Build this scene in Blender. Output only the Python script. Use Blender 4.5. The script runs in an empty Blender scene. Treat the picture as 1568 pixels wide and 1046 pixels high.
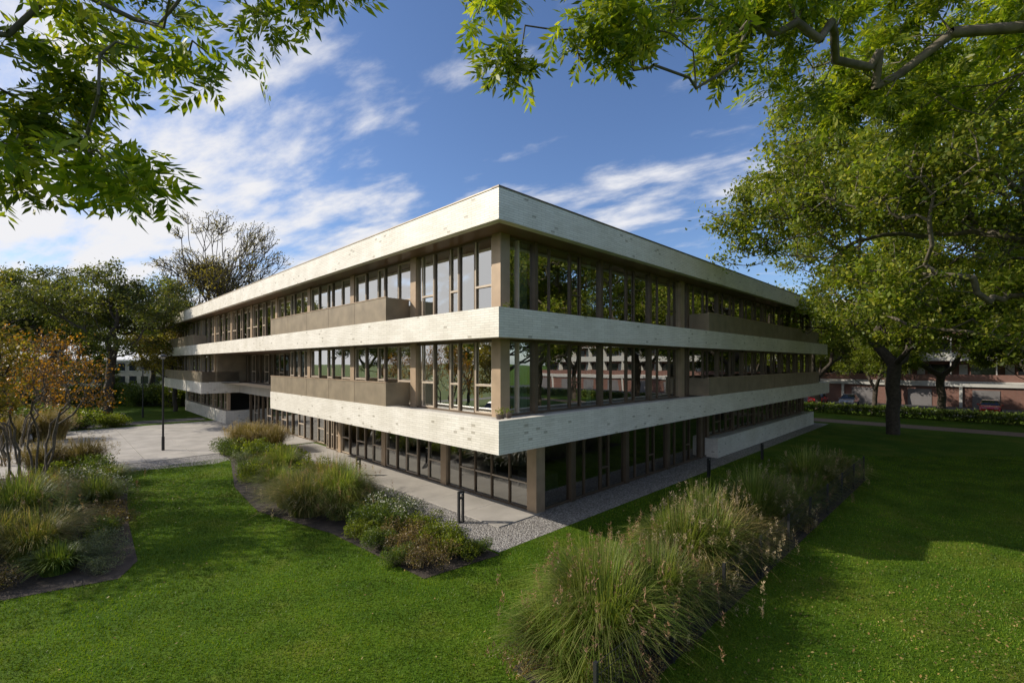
import bpy, math, random
import numpy as np
from mathutils import Vector
random.seed(7); rng=np.random.default_rng(7)
sc=bpy.context.scene
EYE=5.6
CX,CY=-0.39,13.8
UX,UY=0.712,0.702
ANG=math.atan2(UY,UX)
def L(X,Y): return (CX+UX*X-UY*Y, CY+UY*X+UX*Y)

# ---------------- materials ----------------
def newmat(name):
    m=bpy.data.materials.new(name); m.use_nodes=True
    nt=m.node_tree; nt.nodes.clear()
    out=nt.nodes.new('ShaderNodeOutputMaterial')
    return m,nt,out
def N(nt,t,**kw):
    n=nt.nodes.new(t)
    for k,v in kw.items(): setattr(n,k,v)
    return n
def ramp(nt,stops,fac):
    r=nt.nodes.new('ShaderNodeValToRGB')
    e=r.color_ramp.elements
    while len(e)<len(stops): e.new(0.5)
    for i,(p,c) in enumerate(stops):
        e[i].position=p; e[i].color=(c[0],c[1],c[2],1)
    nt.links.new(fac,r.inputs[0]); return r
def simple(name,col,rough=0.7,var=0.25,scale=3.0,metal=0.0,bump=0.0,bscale=40):
    m,nt,out=newmat(name)
    b=N(nt,'ShaderNodeBsdfPrincipled'); b.inputs['Roughness'].default_value=rough; b.inputs['Metallic'].default_value=metal
    tc=N(nt,'ShaderNodeTexCoord'); no=N(nt,'ShaderNodeTexNoise'); no.inputs['Scale'].default_value=scale; no.inputs['Detail'].default_value=6
    nt.links.new(tc.outputs['Object'],no.inputs['Vector'])
    lo=[c*(1-var) for c in col]; hi=[min(1,c*(1+var)) for c in col]
    r=ramp(nt,[(0.3,lo),(0.7,hi)],no.outputs['Fac'])
    nt.links.new(r.outputs[0],b.inputs['Base Color'])
    if bump>0:
        n2=N(nt,'ShaderNodeTexNoise'); n2.inputs['Scale'].default_value=bscale; n2.inputs['Detail'].default_value=4
        nt.links.new(tc.outputs['Object'],n2.inputs['Vector'])
        bp=N(nt,'ShaderNodeBump'); bp.inputs['Strength'].default_value=bump; bp.inputs['Distance'].default_value=0.02
        nt.links.new(n2.outputs['Fac'],bp.inputs['Height']); nt.links.new(bp.outputs[0],b.inputs['Normal'])
    nt.links.new(b.outputs[0],out.inputs[0]); return m
def leafmat(name,cols,trans=0.35,rough=0.45,tint=1.5,cl=(.5,1.35)):
    m,nt,out=newmat(name)
    g=N(nt,'ShaderNodeNewGeometry')
    n=len(cols); stops=[(i/(n-1) if n>1 else 0,c) for i,c in enumerate(cols)]
    r=ramp(nt,stops,g.outputs['Random Per Island'])
    tc=N(nt,'ShaderNodeTexCoord'); no=N(nt,'ShaderNodeTexNoise'); no.inputs['Scale'].default_value=0.7; no.inputs['Detail'].default_value=3
    nt.links.new(tc.outputs['Object'],no.inputs['Vector'])
    r2=ramp(nt,[(0.36,(cl[0],cl[0],cl[0])),(0.64,(cl[1],cl[1]*.97,cl[1]*.8))],no.outputs['Fac'])
    mx=N(nt,'ShaderNodeMix',data_type='RGBA',blend_type='MULTIPLY'); mx.inputs[0].default_value=1
    nt.links.new(r.outputs[0],mx.inputs[6]); nt.links.new(r2.outputs[0],mx.inputs[7])
    b=N(nt,'ShaderNodeBsdfPrincipled'); b.inputs['Roughness'].default_value=rough; b.inputs['Specular IOR Level'].default_value=0.25
    nt.links.new(mx.outputs[2],b.inputs['Base Color'])
    t=N(nt,'ShaderNodeBsdfTranslucent')
    m3=N(nt,'ShaderNodeMix',data_type='RGBA',blend_type='MULTIPLY'); m3.inputs[0].default_value=1
    nt.links.new(mx.outputs[2],m3.inputs[6]); m3.inputs[7].default_value=(tint*1.5,tint*1.5,tint*0.6,1)
    nt.links.new(m3.outputs[2],t.inputs[0])
    ms=N(nt,'ShaderNodeMixShader'); ms.inputs[0].default_value=trans
    nt.links.new(b.outputs[0],ms.inputs[1]); nt.links.new(t.outputs[0],ms.inputs[2])
    nt.links.new(ms.outputs[0],out.inputs[0]); return m

def brickmat(name,c1,c2,mortar,bw=0.24,bh=0.055,ms=0.006,bump=0.6,rough=0.45,dark=0.0):
    m,nt,out=newmat(name)
    tc=N(nt,'ShaderNodeTexCoord'); sp=N(nt,'ShaderNodeSeparateXYZ'); nt.links.new(tc.outputs['Object'],sp.inputs[0])
    ad=N(nt,'ShaderNodeMath',operation='ADD'); nt.links.new(sp.outputs[0],ad.inputs[0]); nt.links.new(sp.outputs[1],ad.inputs[1])
    cb=N(nt,'ShaderNodeCombineXYZ'); nt.links.new(ad.outputs[0],cb.inputs[0]); nt.links.new(sp.outputs[2],cb.inputs[1])
    br=N(nt,'ShaderNodeTexBrick'); nt.links.new(cb.outputs[0],br.inputs['Vector'])
    br.inputs['Scale'].default_value=1; br.inputs['Brick Width'].default_value=bw; br.inputs['Row Height'].default_value=bh
    br.inputs['Mortar Size'].default_value=ms; br.inputs['Mortar Smooth'].default_value=0.2; br.inputs['Bias'].default_value=-0.3
    br.inputs['Color1'].default_value=(*c1,1); br.inputs['Color2'].default_value=(*c2,1); br.inputs['Mortar'].default_value=(*mortar,1)
    no=N(nt,'ShaderNodeTexNoise'); no.inputs['Scale'].default_value=0.8; no.inputs['Detail'].default_value=8; nt.links.new(tc.outputs['Object'],no.inputs['Vector'])
    r=ramp(nt,[(0.3,(0.86,0.85,0.82)),(0.65,(1.03,1.03,1.03))],no.outputs['Fac'])
    mx=N(nt,'ShaderNodeMix',data_type='RGBA',blend_type='MULTIPLY'); mx.inputs[0].default_value=1
    nt.links.new(br.outputs['Color'],mx.inputs[6]); nt.links.new(r.outputs[0],mx.inputs[7])
    mp=N(nt,'ShaderNodeMapping'); mp.inputs['Scale'].default_value=(5.5,13.3,1); nt.links.new(cb.outputs[0],mp.inputs[0])
    vo=N(nt,'ShaderNodeTexWhiteNoise',noise_dimensions='2D'); 
    sn=N(nt,'ShaderNodeVectorMath',operation='FLOOR'); nt.links.new(mp.outputs[0],sn.inputs[0]); nt.links.new(sn.outputs[0],vo.inputs['Vector'])
    rr=ramp(nt,[(0.0,(1,1,1)),(0.985-dark,(1,1,1)),(0.99-dark*.5,(.62,.60,.56) if dark else (1,1,1))],vo.outputs['Value'])
    mx2=N(nt,'ShaderNodeMix',data_type='RGBA',blend_type='MULTIPLY'); mx2.inputs[0].default_value=1
    nt.links.new(mx.outputs[2],mx2.inputs[6]); nt.links.new(rr.outputs[0],mx2.inputs[7])
    b=N(nt,'ShaderNodeBsdfPrincipled'); b.inputs['Roughness'].default_value=rough
    nt.links.new(mx2.outputs[2],b.inputs['Base Color'])
    inv=N(nt,'ShaderNodeMath',operation='SUBTRACT'); inv.inputs[0].default_value=1; nt.links.new(br.outputs['Fac'],inv.inputs[1])
    bp=N(nt,'ShaderNodeBump'); bp.inputs['Strength'].default_value=bump; bp.inputs['Distance'].default_value=0.006
    nt.links.new(inv.outputs[0],bp.inputs['Height']); nt.links.new(bp.outputs[0],b.inputs['Normal'])
    nt.links.new(b.outputs[0],out.inputs[0]); return m

def glassmat(name,base=0.16,tint=(0.62,0.66,0.62)):
    m,nt,out=newmat(name)
    fr=N(nt,'ShaderNodeFresnel'); fr.inputs[0].default_value=1.5
    ma=N(nt,'ShaderNodeMath',operation='ADD',use_clamp=True); ma.inputs[1].default_value=base; nt.links.new(fr.outputs[0],ma.inputs[0])
    gl=N(nt,'ShaderNodeBsdfGlossy'); gl.inputs['Roughness'].default_value=0.0; gl.inputs['Color'].default_value=(0.98,0.98,0.95,1)
    tr=N(nt,'ShaderNodeBsdfTransparent'); tr.inputs[0].default_value=(*tint,1)
    tc=N(nt,'ShaderNodeTexCoord'); no=N(nt,'ShaderNodeTexNoise'); no.inputs['Scale'].default_value=0.7; no.inputs['Detail'].default_value=1
    nt.links.new(tc.outputs['Object'],no.inputs['Vector'])
    bp=N(nt,'ShaderNodeBump'); bp.inputs['Strength'].default_value=0.10; bp.inputs['Distance'].default_value=0.03
    nt.links.new(no.outputs['Fac'],bp.inputs['Height']); nt.links.new(bp.outputs[0],gl.inputs['Normal'])
    ms=N(nt,'ShaderNodeMixShader'); nt.links.new(ma.outputs[0],ms.inputs[0]); nt.links.new(tr.outputs[0],ms.inputs[1]); nt.links.new(gl.outputs[0],ms.inputs[2])
    nt.links.new(ms.outputs[0],out.inputs[0]); return m

M={}
M['white']=brickmat('white_glazed_brick',(0.85,0.80,0.71),(0.73,0.68,0.59),(0.50,0.46,0.39),.42,.075,.006,.4,.5,.004)
M['bronze']=simple('bronze_panel',(0.27,0.215,0.145),0.5,0.2,1.5,0.2,0.1,15)
M['frame']=simple('dark_bronze_and_shaded_frame',(0.14,0.098,0.062),0.4,0.15,2,0.15)  # bronze mullions; also right-facade sashes, with their shade put into the colour
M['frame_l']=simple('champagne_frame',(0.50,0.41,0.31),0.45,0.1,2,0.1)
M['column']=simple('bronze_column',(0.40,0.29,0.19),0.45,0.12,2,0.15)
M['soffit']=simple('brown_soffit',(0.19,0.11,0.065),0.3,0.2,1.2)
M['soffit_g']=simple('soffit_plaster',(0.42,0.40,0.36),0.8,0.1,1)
M['roof']=simple('roofing_felt',(0.08,0.08,0.08),0.9)
M['dark']=simple('dark_metal',(0.02,0.02,0.02),0.5,0.1)
M['int_wall']=simple('interior_wall',(0.24,0.22,0.19),0.9,0.2,0.4)
M['int_dark']=simple('interior_dark',(0.06,0.055,0.05),0.9,0.3,0.5)
M['int_floor']=simple('interior_floor',(0.13,0.11,0.09),0.6)
M['curtain']=simple('curtain_fabric',(0.58,0.66,0.55),0.9,0.1,3)
M['glass']=glassmat('window_glass',.48)
M['glass_g']=glassmat('ground_glass',0.25,(0.5,0.52,0.5))
M['bark']=simple('bark',(0.06,0.048,0.036),0.95,0.4,6,0,0.6,20)
M['bark_l']=simple('bark_light',(0.13,0.11,0.08),0.95,0.4,6,0,0.6,20)
M['soil']=simple('soil',(0.05,0.038,0.028),0.95,0.4,4,0,0.8,30)
M['concrete']=simple('paving_concrete',(0.40,0.37,0.33),0.85,0.18,0.8,0,0.15,30)
M['asphalt']=simple('asphalt',(0.055,0.055,0.057),0.9,0.2,2,0,0.3,60)
M['rubber']=simple('tyre_rubber',(0.015,0.015,0.015),0.9,0.1)
M['pot']=simple('clay_pot',(0.16,0.12,0.09),0.8)
M['tail']=simple('tail_light',(0.35,0.02,0.02),0.3)
M['carglass']=simple('car_glass',(0.015,0.018,0.02),0.05,0.05)

# ---------------- mesh builder ----------------
class MB:
    def __init__(s,mats): s.v=[]; s.f=[]; s.m=[]; s.mats=mats
    def idx(s,k): 
        if k not in s.mats: s.mats.append(k)
        return s.mats.index(k)
    def box(s,x0,y0,z0,x1,y1,z1,k):
        if x1<x0:x0,x1=x1,x0
        if y1<y0:y0,y1=y1,y0
        if z1<z0:z0,z1=z1,z0
        b=len(s.v)
        s.v+=[(x0,y0,z0),(x1,y0,z0),(x1,y1,z0),(x0,y1,z0),(x0,y0,z1),(x1,y0,z1),(x1,y1,z1),(x0,y1,z1)]
        for q in [(0,3,2,1),(4,5,6,7),(0,1,5,4),(1,2,6,5),(2,3,7,6),(3,0,4,7)]:
            s.f.append(tuple(b+i for i in q)); s.m.append(s.idx(k))
    def quad(s,pts,k):
        b=len(s.v); s.v+=list(pts); s.f.append(tuple(range(b,b+len(pts)))); s.m.append(s.idx(k))
    def cyl(s,p0,p1,r0,r1,n,k):
        p0=Vector(p0);p1=Vector(p1);d=(p1-p0).normalized()
        a=d.orthogonal().normalized(); c=d.cross(a)
        b=len(s.v)
        for p,r in ((p0,r0),(p1,r1)):
            for i in range(n):
                t=2*math.pi*i/n; s.v.append(tuple(p+(a*math.cos(t)+c*math.sin(t))*r))
        for i in range(n):
            j=(i+1)%n; s.f.append((b+i,b+j,b+n+j,b+n+i)); s.m.append(s.idx(k))
        s.f.append(tuple(b+i for i in range(n))[::-1]); s.m.append(s.idx(k))
        s.f.append(tuple(b+n+i for i in range(n))); s.m.append(s.idx(k))
    def obj(s,name,parent=None,loc=(0,0,0),rot=0):
        me=bpy.data.meshes.new(name); me.from_pydata(s.v,[],s.f)
        for k in s.mats: me.materials.append(M[k])
        me.polygons.foreach_set('material_index',s.m); me.update()
        o=bpy.data.objects.new(name,me); sc.collection.objects.link(o)
        o.location=loc; o.rotation_euler=(0,0,rot)
        if parent: o.parent=parent
        return o
def empty(name,loc=(0,0,0),rot=0):
    e=bpy.data.objects.new(name,None); sc.collection.objects.link(e); e.location=loc; e.rotation_euler=(0,0,rot); return e
def np_mesh(name,V,F,mats,mi=None):
    me=bpy.data.meshes.new(name); k=F.shape[1]
    me.vertices.add(len(V)); me.vertices.foreach_set('co',V.astype(np.float32).ravel())
    me.loops.add(F.size); me.loops.foreach_set('vertex_index',F.astype(np.int32).ravel())
    me.polygons.add(len(F)); me.polygons.foreach_set('loop_start',np.arange(0,F.size,k,dtype=np.int32))
    for m in mats: me.materials.append(m)
    if mi is not None: me.polygons.foreach_set('material_index',mi.astype(np.int32))
    me.update(calc_edges=True); return me
def link(name,me,loc=(0,0,0),rot=0,scale=(1,1,1),parent=None):
    o=bpy.data.objects.new(name,me); sc.collection.objects.link(o); o.location=loc; o.rotation_euler=(0,0,rot); o.scale=scale
    if parent: o.parent=parent
    return o

# ---------------- BUILDING ----------------
LX,LY=41.0,58.0
bld=empty('office_building',(CX,CY,0),ANG)
b=MB([])
w=0.28
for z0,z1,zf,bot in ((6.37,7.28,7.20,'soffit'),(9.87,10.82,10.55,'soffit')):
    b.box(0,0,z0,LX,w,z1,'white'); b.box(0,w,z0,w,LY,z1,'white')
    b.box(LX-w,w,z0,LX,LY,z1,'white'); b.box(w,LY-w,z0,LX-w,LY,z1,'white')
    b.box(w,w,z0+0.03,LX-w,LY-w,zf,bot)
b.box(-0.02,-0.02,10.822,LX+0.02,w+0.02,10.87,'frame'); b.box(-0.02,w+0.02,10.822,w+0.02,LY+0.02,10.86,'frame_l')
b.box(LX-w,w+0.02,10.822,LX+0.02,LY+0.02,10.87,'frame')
b.box(14,18,10.55,22,30,12.2,'roof')
z0,z1,zf=2.87,3.88,3.80
R0,R1,RX=20.3,38.7,3.0
b.box(0,0,z0,LX+0.7,w,z1,'white'); b.box(0,w,z0,w,R0,z1,'white')
b.box(w,R0-w,z0,RX,R0,z1,'white'); b.box(RX,R0-w,z0,RX+w,R1+w,z1-0.06,'soffit_g'); b.box(0,R1,z0,RX,R1+w,z1,'white'); b.box(0,R1+w,z0,w,LY,z1,'white')
b.box(LX+0.7-w,w,z0,LX+0.7,LY,z1,'white'); b.box(w,LY-w,z0,LX-w,LY,z1,'white')
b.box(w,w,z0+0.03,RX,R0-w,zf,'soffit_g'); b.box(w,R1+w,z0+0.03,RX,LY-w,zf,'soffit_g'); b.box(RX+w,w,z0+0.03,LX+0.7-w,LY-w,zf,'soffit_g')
b.obj('slab_bands',bld)
gl=MB([]); fr=MB([]); inn=MB([])
def glazing(axis,p,a0,a1,z0,z1,colpitch,cols,pat,gk='glass',fk='frame',fk2='frame_l',transom=1.05,first=0.0,colk='column',colw=0.4,rs=1,mw=.03,st_=.045):
    def bx(aa,ab,da,db,za,zb,k,mb=fr):
        if axis=='x': mb.box(aa,p+da,za,ab,p+db,zb,k)
        else: mb.box(p+da,aa,za,p+db,ab,zb,k)
    bx(a0,a1,-0.07,0.07,z0,z0+0.07,fk); bx(a0,a1,-0.07,0.07,z1-0.08,z1,fk)
    if axis=='x': gl.quad([(a0,p,z0+.05),(a1,p,z0+.05),(a1,p,z1-.05),(a0,p,z1-.05)],gk)
    else: gl.quad([(p,a1,z0+.05),(p,a0,z0+.05),(p,a0,z1-.05),(p,a1,z1-.05)],gk)
    a=a0+first
    zb=z0+0.07; zt=z1-0.08
    while a<a1-0.05:
        if cols: bx(a,min(a+colw,a1),-0.13,0.10,z0+0.002,z1-0.002,colk); st=a+colw
        else: bx(a,a+0.12,-0.10,0.10,zb,zt,fk); st=a+0.12
        en=min(a+colpitch,a1); ww=en-st; x=st; tot=sum(q for q,_ in pat)
        for q,op in pat:
            xe=x+ww*q/tot
            if xe<en-0.01: bx(xe-mw,xe+mw,-0.06,0.05,zb,zt,fk)
            if op:
                ia,ib=x+mw+.005,xe-mw-.005; t=st_; zm=z0+transom
                for (u0,u1,v0,v1) in ((ia,ia+t,zb,zt),(ib-t,ib,zb,zt),(ia+t,ib-t,zm-t,zm+t*0.6),(ia+t,ib-t,zb,zb+t),(ia+t,ib-t,zt-t,zt)):
                    bx(u0,u1,-0.075,-0.02,v0,v1,fk2)
            x=xe
        a+=colpitch
G=1.22
patL=[(1.0,1),(1.0,0),(0.6,1),(1.0,0),(1.05,1)]
glazing('y',G,G+0.30,LY-0.8,7.20,9.90,5.45,True,patL,first=4.6,rs=2)
glazing('y',G,G+0.30,R0,3.80,6.40,5.45,True,patL,first=4.6,rs=3)
glazing('y',G,R1+w,LY-0.8,3.80,6.40,5.45,True,patL,rs=3)
for zz0,zz1 in ((7.20,9.90),(3.80,6.40)):
    for ya,yb,op in ((1.52,2.5,1),(2.5,3.35,0),(3.35,3.95,1),(3.95,4.9,0),(4.9,5.8,1)):
        if yb<5.7: fr.box(G-0.06,yb-0.03,zz0+.07,G+0.05,yb+0.03,zz1-.08,'frame')
        if op:
            for (u0,u1,v0,v1) in ((ya+.04,ya+.085,zz0+.07,zz1-.08),(yb-.085,yb-.04,zz0+.07,zz1-.08),(ya+.085,yb-.085,zz0+1.0,zz0+1.07),(ya+.085,yb-.085,zz0+.07,zz0+.12)):
                fr.box(G-.075,u0,v0,G-.02,u1,v1,'frame_l')
    fr.box(G-0.13,G-0.13,zz0+.002,G+0.30,G+0.30,zz1-.002,'column')
patR=[(0.7,0),(1.15,0),(0.65,1),(1.25,0)]
glazing('x',G,G+0.30,LX-1.0,7.20,9.90,4.05,True,patR,first=1.25,fk2='frame',colk='frame',colw=0.16,rs=4,mw=.022,st_=.03)  # sashes take the darker frame colour, painting in this facade's shade
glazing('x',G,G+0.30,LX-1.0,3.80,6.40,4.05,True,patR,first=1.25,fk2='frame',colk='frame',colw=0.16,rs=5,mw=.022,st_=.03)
for zz0,zz1 in ((7.20,9.90),(3.80,6.40)):
    fr.box(1.95,G-.08,zz0+.09,2.03,G+.05,zz1-.1,'frame_l'); fr.box(LX-1.0,G-.13,zz0+.002,LX-.6,G+.3,zz1-.002,'column')
    fr.box(14.0,G-.14,zz0+.003,14.45,G+.12,zz1-.003,'column')
    fr.box(LX-0.9,G+.3,zz0,LX-.7,LY-.9,zz1,'int_wall')
    fr.box(G+.3,LY-0.8,zz0,LX-.7,LY-.6,zz1,'int_wall')
GX,GY=3.49,1.70
glazing('y',GX,GY+0.35,R0,0.03,2.90,5.45,True,[(1,1),(0.8,0),(1,1),(0.8,0),(1,1)],'glass_g','frame','frame_l',1.0,first=5.1,rs=6)
glazing('x',GY,GX+0.35,18.5,0.03,2.90,4.05,True,patR,'glass_g','frame','frame',1.0,first=1.6,colk='frame',colw=.3,rs=7)  # ground-floor sashes here also darkened by colour to stand for shade
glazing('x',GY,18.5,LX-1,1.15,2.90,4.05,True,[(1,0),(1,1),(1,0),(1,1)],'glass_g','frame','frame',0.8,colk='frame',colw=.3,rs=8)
fr.box(GX-.13,GY-.13,0.004,GX+.35,GY+.35,2.898,'column')
for k in range(4):
    y=GY+.35+1.05*(k+1); fr.box(GX-.06,y-.03,.12,GX+.05,y+.03,2.8,'frame')
    fr.box(GX-.055,y-1.0,1.0,GX-.02,y-.04,1.06,'frame_l')
b=MB([])
b.box(18.5,GY-0.75,0,LX-0.6,GY-0.45,1.15,'white'); b.box(18.5,GY-0.45,0,LX-.6,GY+.1,1.10,'white')
b.box(LX-1,GY+.1,0,LX-.7,LY,2.898,'white')
b.box(1.9,R1+.3,0,2.15,LY-1,1.2,'white'); b.box(2.15,R1+.3,0,2.45,LY-1,1.15,'white')
b.box(1.9,R1+0.05,0,4.5,R1+.3,1.2,'white')
b.box(2.0,LY-1,0,LX-1,LY-.7,2.898,'white')
b.obj('plinth_walls',bld)
glazing('y',2.25,R1+.3,LY-1,1.2,2.9,5.45,True,patL,'glass_g',transom=.7,rs=9)
for zz0,zz1 in ((0.03,2.90),(3.80,6.40)):
    glazing('y',RX+.7 if zz0>1 else RX+.9,R0,R1,zz0,zz1,3.6,False,[(1,0),(1,1),(1,0)],'glass_g',rs=11)
glazing('x',R0+0.02-w,G,RX+.6,3.80,6.40,3,False,[(1,0),(1,1)],'glass_g')
fr.box(G,R1+.02,3.88,RX+.6,R1+w-.02,6.38,'bronze')
fr.obj('window_frames',bld); gl.obj('window_glass',bld)
for z0,z1 in ((7.2,9.9),(3.8,6.4),(0.02,2.9)):
    x0=8.5; y0=7.5
    inn.box(x0,y0,z0+.01,LX-2,LY-2,z1-.01,'int_wall')
    inn.box(GX+.4 if z0<1 else G+.3, GY+.4 if z0<1 else G+.3, z0+.004,LX-1.2,LY-1.2,z0+.012,'int_floor')
    r=random.Random(int(z0*10))
    y=9.0
    while y<LY-3:
        if r.random()<0.75 : inn.box(4.2,y,z0+.02,x0-.01,y+.12,z1-.02,'int_wall')
        y+=5.45
    x=11.0
    while x<LX-3:
        if r.random()<0.8: inn.box(x,2.4,z0+.02,x+.12,y0-.01,z1-.02,'int_dark' if r.random()<.5 else 'int_wall')
        x+=4.05
    for i in range(16):
        yy=3+r.random()*50; inn.box(5.0+r.random(),yy,z0+.02,6.4,yy+1.6,z0+.76,'int_wall')
        xx=5+r.random()*32; inn.box(xx,4+r.random(),z0+.02,xx+1.6,5.8,z0+.76,'int_wall')
    for i in range(6):
        xx=4+r.random()*30; inn.box(xx,3.4,z1-.25,xx+1.3,3.6,z1-.18,'soffit_g')
inn.obj('interior',bld)
cu=MB([])
def curtain(axis,a0,a1,p,z0,z1):
    n=max(4,int((a1-a0)/0.05)); pts=[]
    for i in range(n+1):
        a=a0+(a1-a0)*i/n; pts.append((a,p+0.04*math.sin(i*1.3)))
    for i in range(n):
        (a,pa),(c,pc)=pts[i],pts[i+1]
        q=[(a,pa,z0),(c,pc,z0),(c,pc,z1),(a,pa,z1)]
        if axis=='y': q=[(y,x,z) for x,y,z in q]
        cu.quad(q,'curtain')
for z0,z1 in ((7.22,9.85),(3.82,6.37)):
    curtain('x',2.05,2.72,G+.25,z0,z1); curtain('x',6.4,6.7,G+.3,z0,z1)
    curtain('y',5.6,6.1,G+.3,z0,z1); curtain('y',11,11.6,G+.3,z0,z1);curtain('x',15.0,15.6,G+.3,z0,z1)
    curtain('y',3.4,3.8,G+.3,z0,z1);curtain('y',17,17.9,G+.3,z0,z1)
cu.obj('curtains',bld)
bl=MB([])
def balus(axis,a0,a1,zb,h=0.93,ends=(True,True)):
    t=0.06; o=0.02
    def bx(aa,ab,da,db,za,zz,k):
        if axis=='x': bl.box(aa,da,za,ab,db,zz,k)
        else: bl.box(da,aa,za,db,ab,zz,k)
    bx(a0,a1,o,o+t,zb+.003,zb+h,'bronze')
    bx(a0-.01,a1+.01,o-.02,o+t+.02,zb+h,zb+h+.035,'column')
    a=a0+2.7
    while a<a1-.5:
        bx(a-.006,a+.006,o-.004,o,zb+.01,zb+h-.01,'frame'); a+=2.7
    if ends[0]: bx(a0,a0+t,o+t,G-.14,zb+.003,zb+h,'bronze')
    if ends[1]: bx(a1-t,a1,o+t,G-.14,zb+.003,zb+h,'bronze')
balus('y',6.6,20.28,3.88); balus('y',6.6,20.3,7.28)
balus('y',R1+.02,LY-.3,3.88); balus('y',42,LY-.3,7.28)
balus('x',15.0,LX-3,7.28); balus('x',15.0,LX-3,3.88)
bl.box(.1,R1+.02,3.885,3.0,R1+.08,4.81,'bronze')
bl.obj('balustrades',bld)
pt=MB([]); pots=[]
for (x,y,z) in ((0.55,0.6,3.83),(0.75,0.65,3.83),(1.0,.6,3.83),(.9,.6,7.2)):
    pt.cyl((x,y,z),(x,y,z+.16),.07,.1,10,'pot'); pots.append((x,y,z+.16))
pt.obj('flower_pots',bld)

# ---------------- leaves ------------------
def unit(a): return a/np.maximum(np.linalg.norm(a,axis=1,keepdims=True),1e-9)
def leaf_quads(C,size,droop=0.3,wid=0.45,rg=rng,up=0.6):
    n=len(C); a=rg.normal(size=(n,3)); a[:,2]-=droop; a=unit(a)
    nn=rg.normal(size=(n,3)); nn[:,2]+=up*1.5; bb=unit(np.cross(a,nn))
    s=(size*(0.6+0.8*rg.random(n)))[:,None]
    V=np.stack([C,C+a*s*.45+bb*s*wid*.5,C+a*s,C+a*s*.45-bb*s*wid*.5],1).reshape(-1,3)
    return V,np.arange(4*n).reshape(n,4)
def compound(C,size,rg=rng,nl=5):
    n=len(C); a=rg.normal(size=(n,3))*[1,1,.5]; a[:,2]-=0.45; a=unit(a)
    nn=rg.normal(size=(n,3))*0.5; nn[:,2]+=1.0; bb=unit(np.cross(a,nn)); c=np.cross(bb,a)
    s=(size*(0.7+0.6*rg.random(n)))[:,None]
    VV=[]
    for i in range(nl+1):
        t=0.25+0.75*i/nl
        for sd in ((-1,1) if i<nl else (0,)):
            base=C+a*s*t - c*s*0.15*t*t
            if sd==0: d=a
            else: d=unit(a*0.65+bb*sd*0.8-c*0.12+rg.normal(size=(n,3))*.12)
            l=s*0.44*(0.8+0.4*rg.random((n,1))); sw=unit(np.cross(d,c+rg.normal(size=(n,3))*.35))
            VV.append(np.stack([base,base+d*l*.42+sw*l*.16,base+d*l,base+d*l*.42-sw*l*.16],1))
    VV.append(np.stack([C,C+a*s*.5+bb*s*.006-c*s*.04,C+a*s-c*s*.15,C+a*s*.5-bb*s*.006-c*s*.04],1))
    V=np.concatenate(VV,0).reshape(-1,3)
    return V,np.arange(len(V)).reshape(-1,4)
def skeleton(base,trunk_top,blobs,npts,rg,bf=0.35,lean=None):
    base=np.array(base,float); top=np.array(trunk_top,float)
    nodes=[]; par=[]; pl=[]
    K=6
    for i in range(K+1):
        t=i/K; p=base*(1-t)+top*t+ (rg.normal(size=3)*[.06,.06,0] if 0<i<K else 0)
        nodes.append(p); par.append(i-1); pl.append(np.linalg.norm(top-base)*t)
    B=np.array(blobs,float); vol=B[:,3]**2.2; pr=vol/vol.sum()
    ch=rg.choice(len(B),npts,p=pr); d=unit(rg.normal(size=(npts,3)))*(rg.random((npts,1))**(1/2.2))
    P=B[ch,:3]+d*B[ch,3:4]*[1,1,.8]
    P=P[np.argsort(np.linalg.norm(P-top,axis=1))]
    A=np.zeros((npts*3+K+5,3)); A[:K+1]=nodes; PL=np.zeros(len(A)); PL[:K+1]=pl; n=K+1
    PAR=np.full(len(A),-1); PAR[:K+1]=par
    for p in P:
        d=np.linalg.norm(A[3:n]-p,axis=1); j=int(np.argmin(d+bf*PL[3:n]))+3; dd=d[j-3]
        q=j
        if dd>0.8:
            mid=(A[j]+p)/2+rg.normal(size=3)*dd*.08; mid[2]-=0.03*dd
            A[n]=mid; PAR[n]=j; PL[n]=PL[j]+dd/2; q=n; n+=1
        A[n]=p; PAR[n]=q; PL[n]=PL[j]+dd; n+=1
    A=A[:n]; PAR=PAR[:n]
    cnt=np.ones(n)
    for i in range(n-1,0,-1): cnt[PAR[i]]+=cnt[i]
    return A,PAR,cnt
def tubes(A,PAR,cnt,rtrunk,rtip=0.01,k=6,pw=0.55):
    n=len(A); r=rtip+(rtrunk-rtip)*(cnt/cnt.max())**pw
    i=np.arange(1,n); p=PAR[1:]
    P0=A[p];P1=A[i]; d=unit(P1-P0+1e-6); ref=np.where(np.abs(d[:,2:3])<.9,[[0,0,1.]],[[1.,0,0]])
    a=unit(np.cross(d,ref)); c=np.cross(d,a)
    r1=r[i][:,None]; r0=np.minimum(r[p],r[i]*1.35)[:,None]
    t=np.linspace(0,2*np.pi,k,endpoint=False)
    V=[]
    for q in range(k): V.append(P0-d*r0*.3+(a*np.cos(t[q])+c*np.sin(t[q]))*r0)
    for q in range(k): V.append(P1+d*r1*.2+(a*np.cos(t[q])+c*np.sin(t[q]))*r1)
    V=np.stack(V,1).reshape(-1,3); o=(np.arange(n-1)*2*k)[:,None]
    F=np.concatenate([o+np.array([[q,(q+1)%k,k+(q+1)%k,k+q]]) for q in range(k)],0)
    return V,F
def ell_blobs(c,rad,n,br,rg,zmin=None,shell=0.55):
    out=[]
    while len(out)<n:
        d=unit(rg.normal(size=(1,3)))[0]; t=shell+(1-shell)*rg.random() if rg.random()<.8 else rg.random()*shell
        p=np.array(c)+d*t*np.array(rad)
        if d[2]<-0.75: continue
        out.append((*p,br*(0.6+0.8*rg.random())))
    return out
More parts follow.
